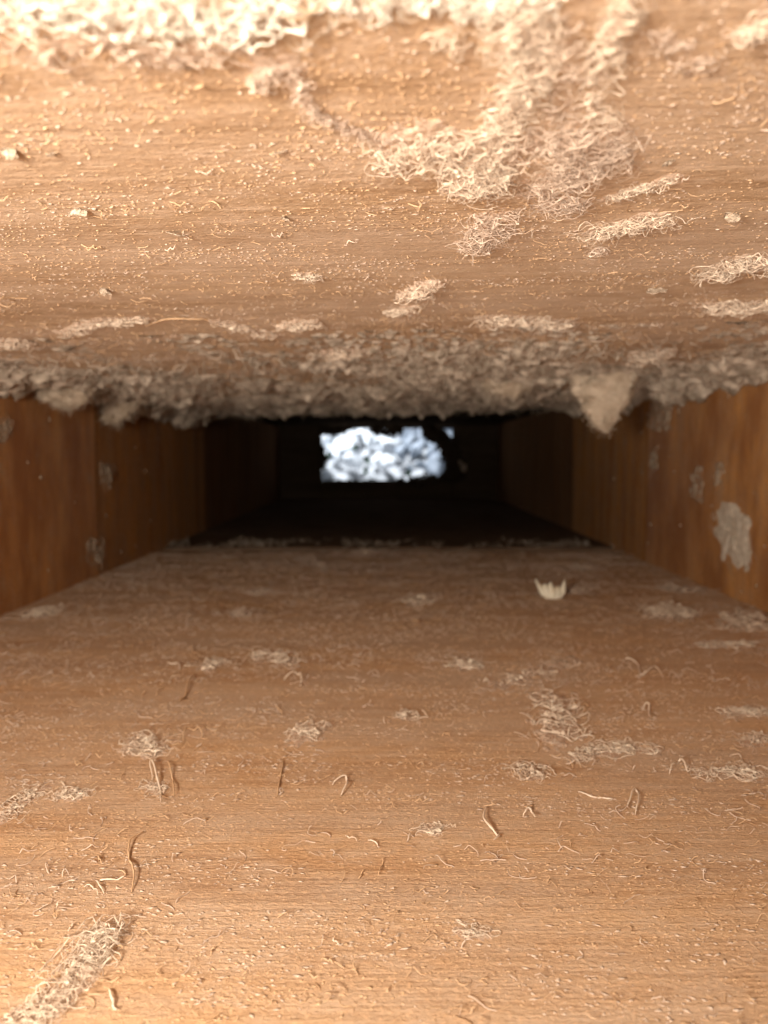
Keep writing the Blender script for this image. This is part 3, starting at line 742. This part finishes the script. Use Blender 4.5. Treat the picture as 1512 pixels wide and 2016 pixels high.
for pts, ww, lab in (
    ([(1290, 900), (1288, 915)], 8, 'tiny dust fleck under the faint smeared patch'),
    ([(1420, 915), (1415, 950)], 7, 'thin dust streak above the large pale dust patch'),
    ):
    T('dust_patch', RI, pts, ww, 22, M_SMEAR, lab, rad=1.0, hpx=5, lpx=22, thr=-0.1, stretch=1.0, vert=0.2, feltk=2.0, loose=0.0)
def wall_specks(sf, label, k):
    n = 130
    a = 0.14 + 0.40 * rng.uniform(0, 1, n); b = rng.uniform(0.001, 0.098, n)
    octa(sf, a, b, 0.0003 + 0.0013 * rng.uniform(0, 1, n) ** 3, (0.6, 1.9), M_SMEAR, 'dust_specks', label)

# ------------------------------------------------------------------ specks and short fibres all over the boards
O6 = np.array([(1, 0, 0), (-1, 0, 0), (0, 1, 0), (0, -1, 0), (0, 0, 1), (0, 0, -1)], float)
O8 = np.array([(0, 2, 4), (2, 1, 4), (1, 3, 4), (3, 0, 4), (2, 0, 5), (1, 2, 5), (3, 1, 5), (0, 3, 5)])
def octa(sf, a, b, size, st, mat, name, label, ht=0.6):
    n = len(a); P = O6[None] * rng.uniform(0.5, 1.25, (n, 6, 1))
    an = rng.normal(0, 0.5, n); ca, sa = np.cos(an)[:, None], np.sin(an)[:, None]
    X = P[..., 0] * st[0] * rng.uniform(0.6, 2.2, n)[:, None]; Y = P[..., 1] * st[1] * 0.8; Z = P[..., 2] * ht
    x = (X * ca - Y * sa) * size[:, None]; y = (X * sa + Y * ca) * size[:, None]; z = Z * size[:, None]
    V = sf.world(a[:, None] + x, b[:, None] + y, z + 0.25 * size[:, None])
    F = (O8[None] + 6 * np.arange(n)[:, None, None]).reshape(-1, 3)
    o = make(name, V.reshape(-1, 3), F, mat, smooth=False, origin=sf.world(float(a.mean()), float(b.mean()), 0.0))
    return tag(o, label, 'dust', kind='stuff')
def scatter(n, y0, y1, fall, seed, clump=0.5):
    y = y0 + (y1 - y0) * rng.uniform(0, 1, n * 3) ** fall
    x = rng.uniform(-1, 1, n * 3) * np.minimum(HW, 0.03 + y * 0.62)
    d = fbm(x * 55, y * 120, seed, 4)
    ok = rng.uniform(size=n * 3) < np.clip((d - 0.5) * 5 * clump + (0.62 - 0.3 * clump), 0.04, 1)
    return x[ok][:n], y[ok][:n]
for sf, y0, mats, what in ((FL, 0.06, (M_TAN, M_PINK), 'lower'), (CE, 0.04, (M_TAN, M_PINK), 'upper')):
    x, y = scatter(60000, y0, 0.50, 1.35, 5 + int(y0 * 100))
    octa(sf, x, y, 0.00004 + 0.00016 * rng.uniform(0, 1, len(x)) ** 2.2 * (1 + y * 3), (1.3, 1.0), mats[0], 'wood_specks', 'fine tan specks of dust sprinkled over the %s board' % what, 0.3)
    x, y = scatter(4200, y0, 0.50, 1.2, 9 + int(y0 * 100), 1.0)
    octa(sf, x, y, 0.00006 + 0.00020 * rng.uniform(0, 1, len(x)) ** 2.5 * (1 + y * 3), (1.1, 1.0), mats[1], 'dust_specks', 'pale crumbs of dust sprinkled over the %s board' % what, 0.4)
    x, y = scatter(2400 if sf is FL else 1300, y0, 0.50, 1.0, 13 + int(y0 * 100), 1.0)
    n = len(x); st = np.stack((x, y, np.full(n, 0.0001)), -1)
    hd = np.where(rng.uniform(size=n) < 0.6, rng.normal(0, 0.5, n), rng.uniform(0, 6.28, n))
    P = walk(st, hd, rng.uniform(0.0008, 0.0034, n) * (1 + 2 * y), 7, 0.5, 0.0007 * (1 + y), 0.5)
    V, F = tubes(sf.world(P[..., 0], P[..., 1], P[..., 2]), (rng.uniform(0.00002, 0.00007, n) * (1 + 2.0 * y))[:, None] * np.ones((1, 7)), 3)
    tag(make('fibre_fuzz', V, F, M_TAN, origin=sf.world(0.0, 0.2, 0.0)), 'fine short fibres strewn over the %s board' % what, 'dust', kind='stuff')
x, y = scatter(52000, 0.07, 0.515, 0.80, 77, 1.6)
octa(FL, x, y, 0.00008 + 0.00030 * rng.uniform(0, 1, len(x)) ** 2.5 * (0.6 + y * 3.2), (1.3, 1.1), M_PINK, 'dust_film', 'patchy film of fine pinkish dust settled on the lower board', 0.22)
x, y = scatter(3600, 0.08, 0.515, 0.75, 91, 1.8)
n = len(x); st = np.stack((x, y, np.full(n, 0.0001)), -1)
P = walk(st, rng.uniform(0, 6.28, n), rng.uniform(0.0012, 0.0045, n) * (0.7 + 2.2 * y), 9, 0.33, 0.0008 * (1 + 2 * y), 0.5)
V, F = tubes(FL.world(P[..., 0], P[..., 1], P[..., 2]), (rng.uniform(0.00002, 0.00008, n) * (1 + 2.5 * y))[:, None] * np.ones((1, 9)), 3)
tag(make('dust_fuzz', V, F, M_PINK, origin=(0, 0.3, 0)), 'pale patchy fuzz of fine fibres settled on the lower board', 'dust', kind='stuff')
x, y = scatter(26000, 0.05, 0.33, 0.9, 55, 1.4)
octa(CE, x, y, 0.00006 + 0.00024 * rng.uniform(0, 1, len(x)) ** 2.5 * (0.6 + y * 3.2), (1.3, 1.1), M_PINK, 'dust_film', 'patchy film of fine pinkish dust clinging to the upper board', 0.25)
wall_specks(LE, 'grey dust specks on the left side board', 0)
wall_specks(RI, 'grey dust specks on the right side board', 1)

# ------------------------------------------------------------------ ragged rim of the far opening
def rim(pts, wpx, label, mat=M_GREY, n=60):
    """lint caught on the far end boards"""
    C = np.array([tuple(at_depth(px, py, YE - 0.001)) for px, py in pts])
    sx = 1.12 / FPX; R = wpx * sx
    seg = np.linalg.norm(np.diff(C, axis=0), axis=1); cum = np.concatenate(([0], np.cumsum(seg)))
    u = rng.uniform(0, cum[-1], n); S = np.stack([np.interp(u, cum, C[:, k]) for k in range(3)], -1)
    P = np.zeros((n, 10, 3)); P[:, 0] = S + rng.normal(0, 0.35, (n, 3)) * R
    dr = rng.normal(0, 1, (n, 3))
    for q in range(1, 10):
        dr = dr + rng.normal(0, 0.7, (n, 3)) + (S - P[:, q - 1]) / R * 0.6
        dr /= np.linalg.norm(dr, axis=1)[:, None]; P[:, q] = P[:, q - 1] + dr * R * 0.3
    V, F = tubes(P, rng.uniform(0.10, 0.3, n)[:, None] * R * np.ones((1, 10)), 4)
    tag(make('rim_lint', V, F, mat, origin=C.mean(0)), label, 'lint')
rim([(632, 846), (660, 850), (680, 844)], 10, 'dark lint caught on the far opening, at its top left corner', M_DEEP_SHADE)
rim([(735, 844), (765, 852), (790, 845)], 11, 'dark lint sagging from the top of the far opening', M_DEEP_SHADE)
rim([(838, 846), (868, 860), (884, 885), (890, 915), (893, 940)], 16, 'ragged dark lint rounding off the far opening\'s right top corner', M_DEEP_SHADE, 200)
rim([(634, 880), (637, 920)], 8, 'dark lint caught on the left side of the far opening', M_DEEP_SHADE)
rim([(640, 950), (690, 954), (740, 949)], 9, 'low dark lint on the sill of the far opening, left part', M_DEEP_SHADE)
rim([(780, 948), (830, 944), (880, 944)], 10, 'low dark lint on the sill of the far opening, right part', M_DEEP_SHADE)
rim([(896, 905), (912, 925)], 9, 'pinkish scrap of lint beside the far opening', M_PINK, 40)

# ------------------------------------------------------------------ what shows through the far opening
V = []; nx, ny = 60, 40
for j in range(ny):
    for i in range(nx):
        x = -1.2 + 2.4 * i / (nx - 1); y = 1.16 + 1.6 * j / (ny - 1)
        z = -0.03 + 0.55 * max(0, (y - 1.32)) + 0.03 * random.random()
        V.append((x, y, z))
ii = np.arange(nx * ny).reshape(ny, nx)
Fq = np.stack((ii[:-1, :-1], ii[:-1, 1:], ii[1:, 1:], ii[1:, :-1]), -1).reshape(-1, 4)
tag(make('ground', V, Fq, M_EARTH), 'earthy bank rising beyond the far opening of the duct', 'ground', kind='structure')
import bmesh
def stone_mesh(seed):
    bm = bmesh.new(); bmesh.ops.create_icosphere(bm, subdivisions=3, radius=1)
    r = random.Random(seed)
    pl = [(Vector((r.gauss(0, 1), r.gauss(0, 1), r.gauss(0, 1))).normalized(), r.uniform(0.42, 0.8)) for _ in range(18)]
    from mathutils import noise as mn
    for v in bm.verts:
        v.co *= 1 + 0.40 * mn.noise(v.co * 1.3 + Vector((seed * 7.1, 0, 0))) + 0.10 * mn.noise(v.co * 4 + Vector((0, seed * 3.3, 0)))
        for n_, d_ in pl:
            e = v.co.dot(n_) - d_
            if e > 0: v.co -= n_ * e * 0.97
    me = bpy.data.meshes.new('pale_stone'); bm.to_mesh(me); bm.free()
    me.polygons.foreach_set('use_smooth', np.ones(len(me.polygons), dtype=bool))
    return me
meshes = [stone_mesh(s) for s in range(5)]
mesh2 = [m.copy() for m in meshes]
for m in meshes: m.materials.append(M_STONE)
for m in mesh2: m.materials.append(M_STONE2)
for row in range(10):
    for col_ in range(15):
        x = -0.20 + 0.029 * col_ + (0.0145 if row % 2 else 0) + random.uniform(-.008, .008)
        y = 1.39 + row * 0.024 + random.uniform(-.008, .008)
        z = 0.010 + 0.55 * (y - 1.32) + random.uniform(-.006, .008)
        q = RM.transposed() @ (Vector((x, y, z)) - CAM)       # leave out stones the end boards hide anyway
        if not (560 < 756 - q.x / q.z * FPX < 960 and 800 < 1008 + q.y / q.z * FPX < 1010): continue
        dark = x > 0.016 + random.uniform(-0.014, 0.014)  # stones to the right take the copy with painted shade
        o = bpy.data.objects.new('shaded_stone' if dark else 'pale_stone', (mesh2 if dark else meshes)[random.randrange(5)])
        COL.objects.link(o); o.location = (x, y, z)
        s = 0.010 + 0.022 * random.random() ** 1.6; o.scale = (s * random.uniform(.7, 1.4), s, s * random.uniform(.5, 1))
        o.rotation_euler = (random.uniform(0, 6), random.uniform(0, 6), random.uniform(0, 6))
        if dark: tag(o, 'stone coloured grey for shade on the bank seen through the far opening', 'stone', 'shade-grey stones beyond the far opening')
        else: tag(o, 'pale bluish white stone on the bank seen through the far opening', 'stone', 'pale stones beyond the far opening')
# dark leaves among the stones
for k, (px, py) in enumerate(((722, 905), (700, 880), (648, 895), (720, 925), (805, 930))):
    p = at_depth(px, py, 1.37); n = 9; Vv = []; Ff = []
    L = random.uniform(0.010, 0.018); a = random.uniform(-0.8, 0.8)
    for i in range(n):
        t = i / (n - 1); wd = 0.0045 * math.sin(math.pi * (0.08 + 0.92 * t)) + 0.0004
        cx = p.x + math.sin(a) * L * (t - .5); cz = p.z + math.cos(a) * L * (t - .5); cy = p.y + 0.004 * math.sin(t * 3)
        Vv += [(cx - wd * math.cos(a), cy, cz + wd * math.sin(a)), (cx, cy + 0.0015, cz), (cx + wd * math.cos(a), cy, cz - wd * math.sin(a)), (cx, cy + 0.0022, cz)]
    for i in range(n - 1):
        q = 4 * i
        Ff += [(q, q + 1, q + 5, q + 4), (q + 1, q + 2, q + 6, q + 5), (q + 2, q + 3, q + 7, q + 6), (q + 3, q, q + 4, q + 7)]
    # stem down to the bank
    o = make('leaf', Vv, Ff, M_LEAF, origin=(p.x, p.y, p.z))
    tag(o, 'small dark green leaf among the pale stones beyond the far opening', 'leaf', 'leaves beyond the far opening')
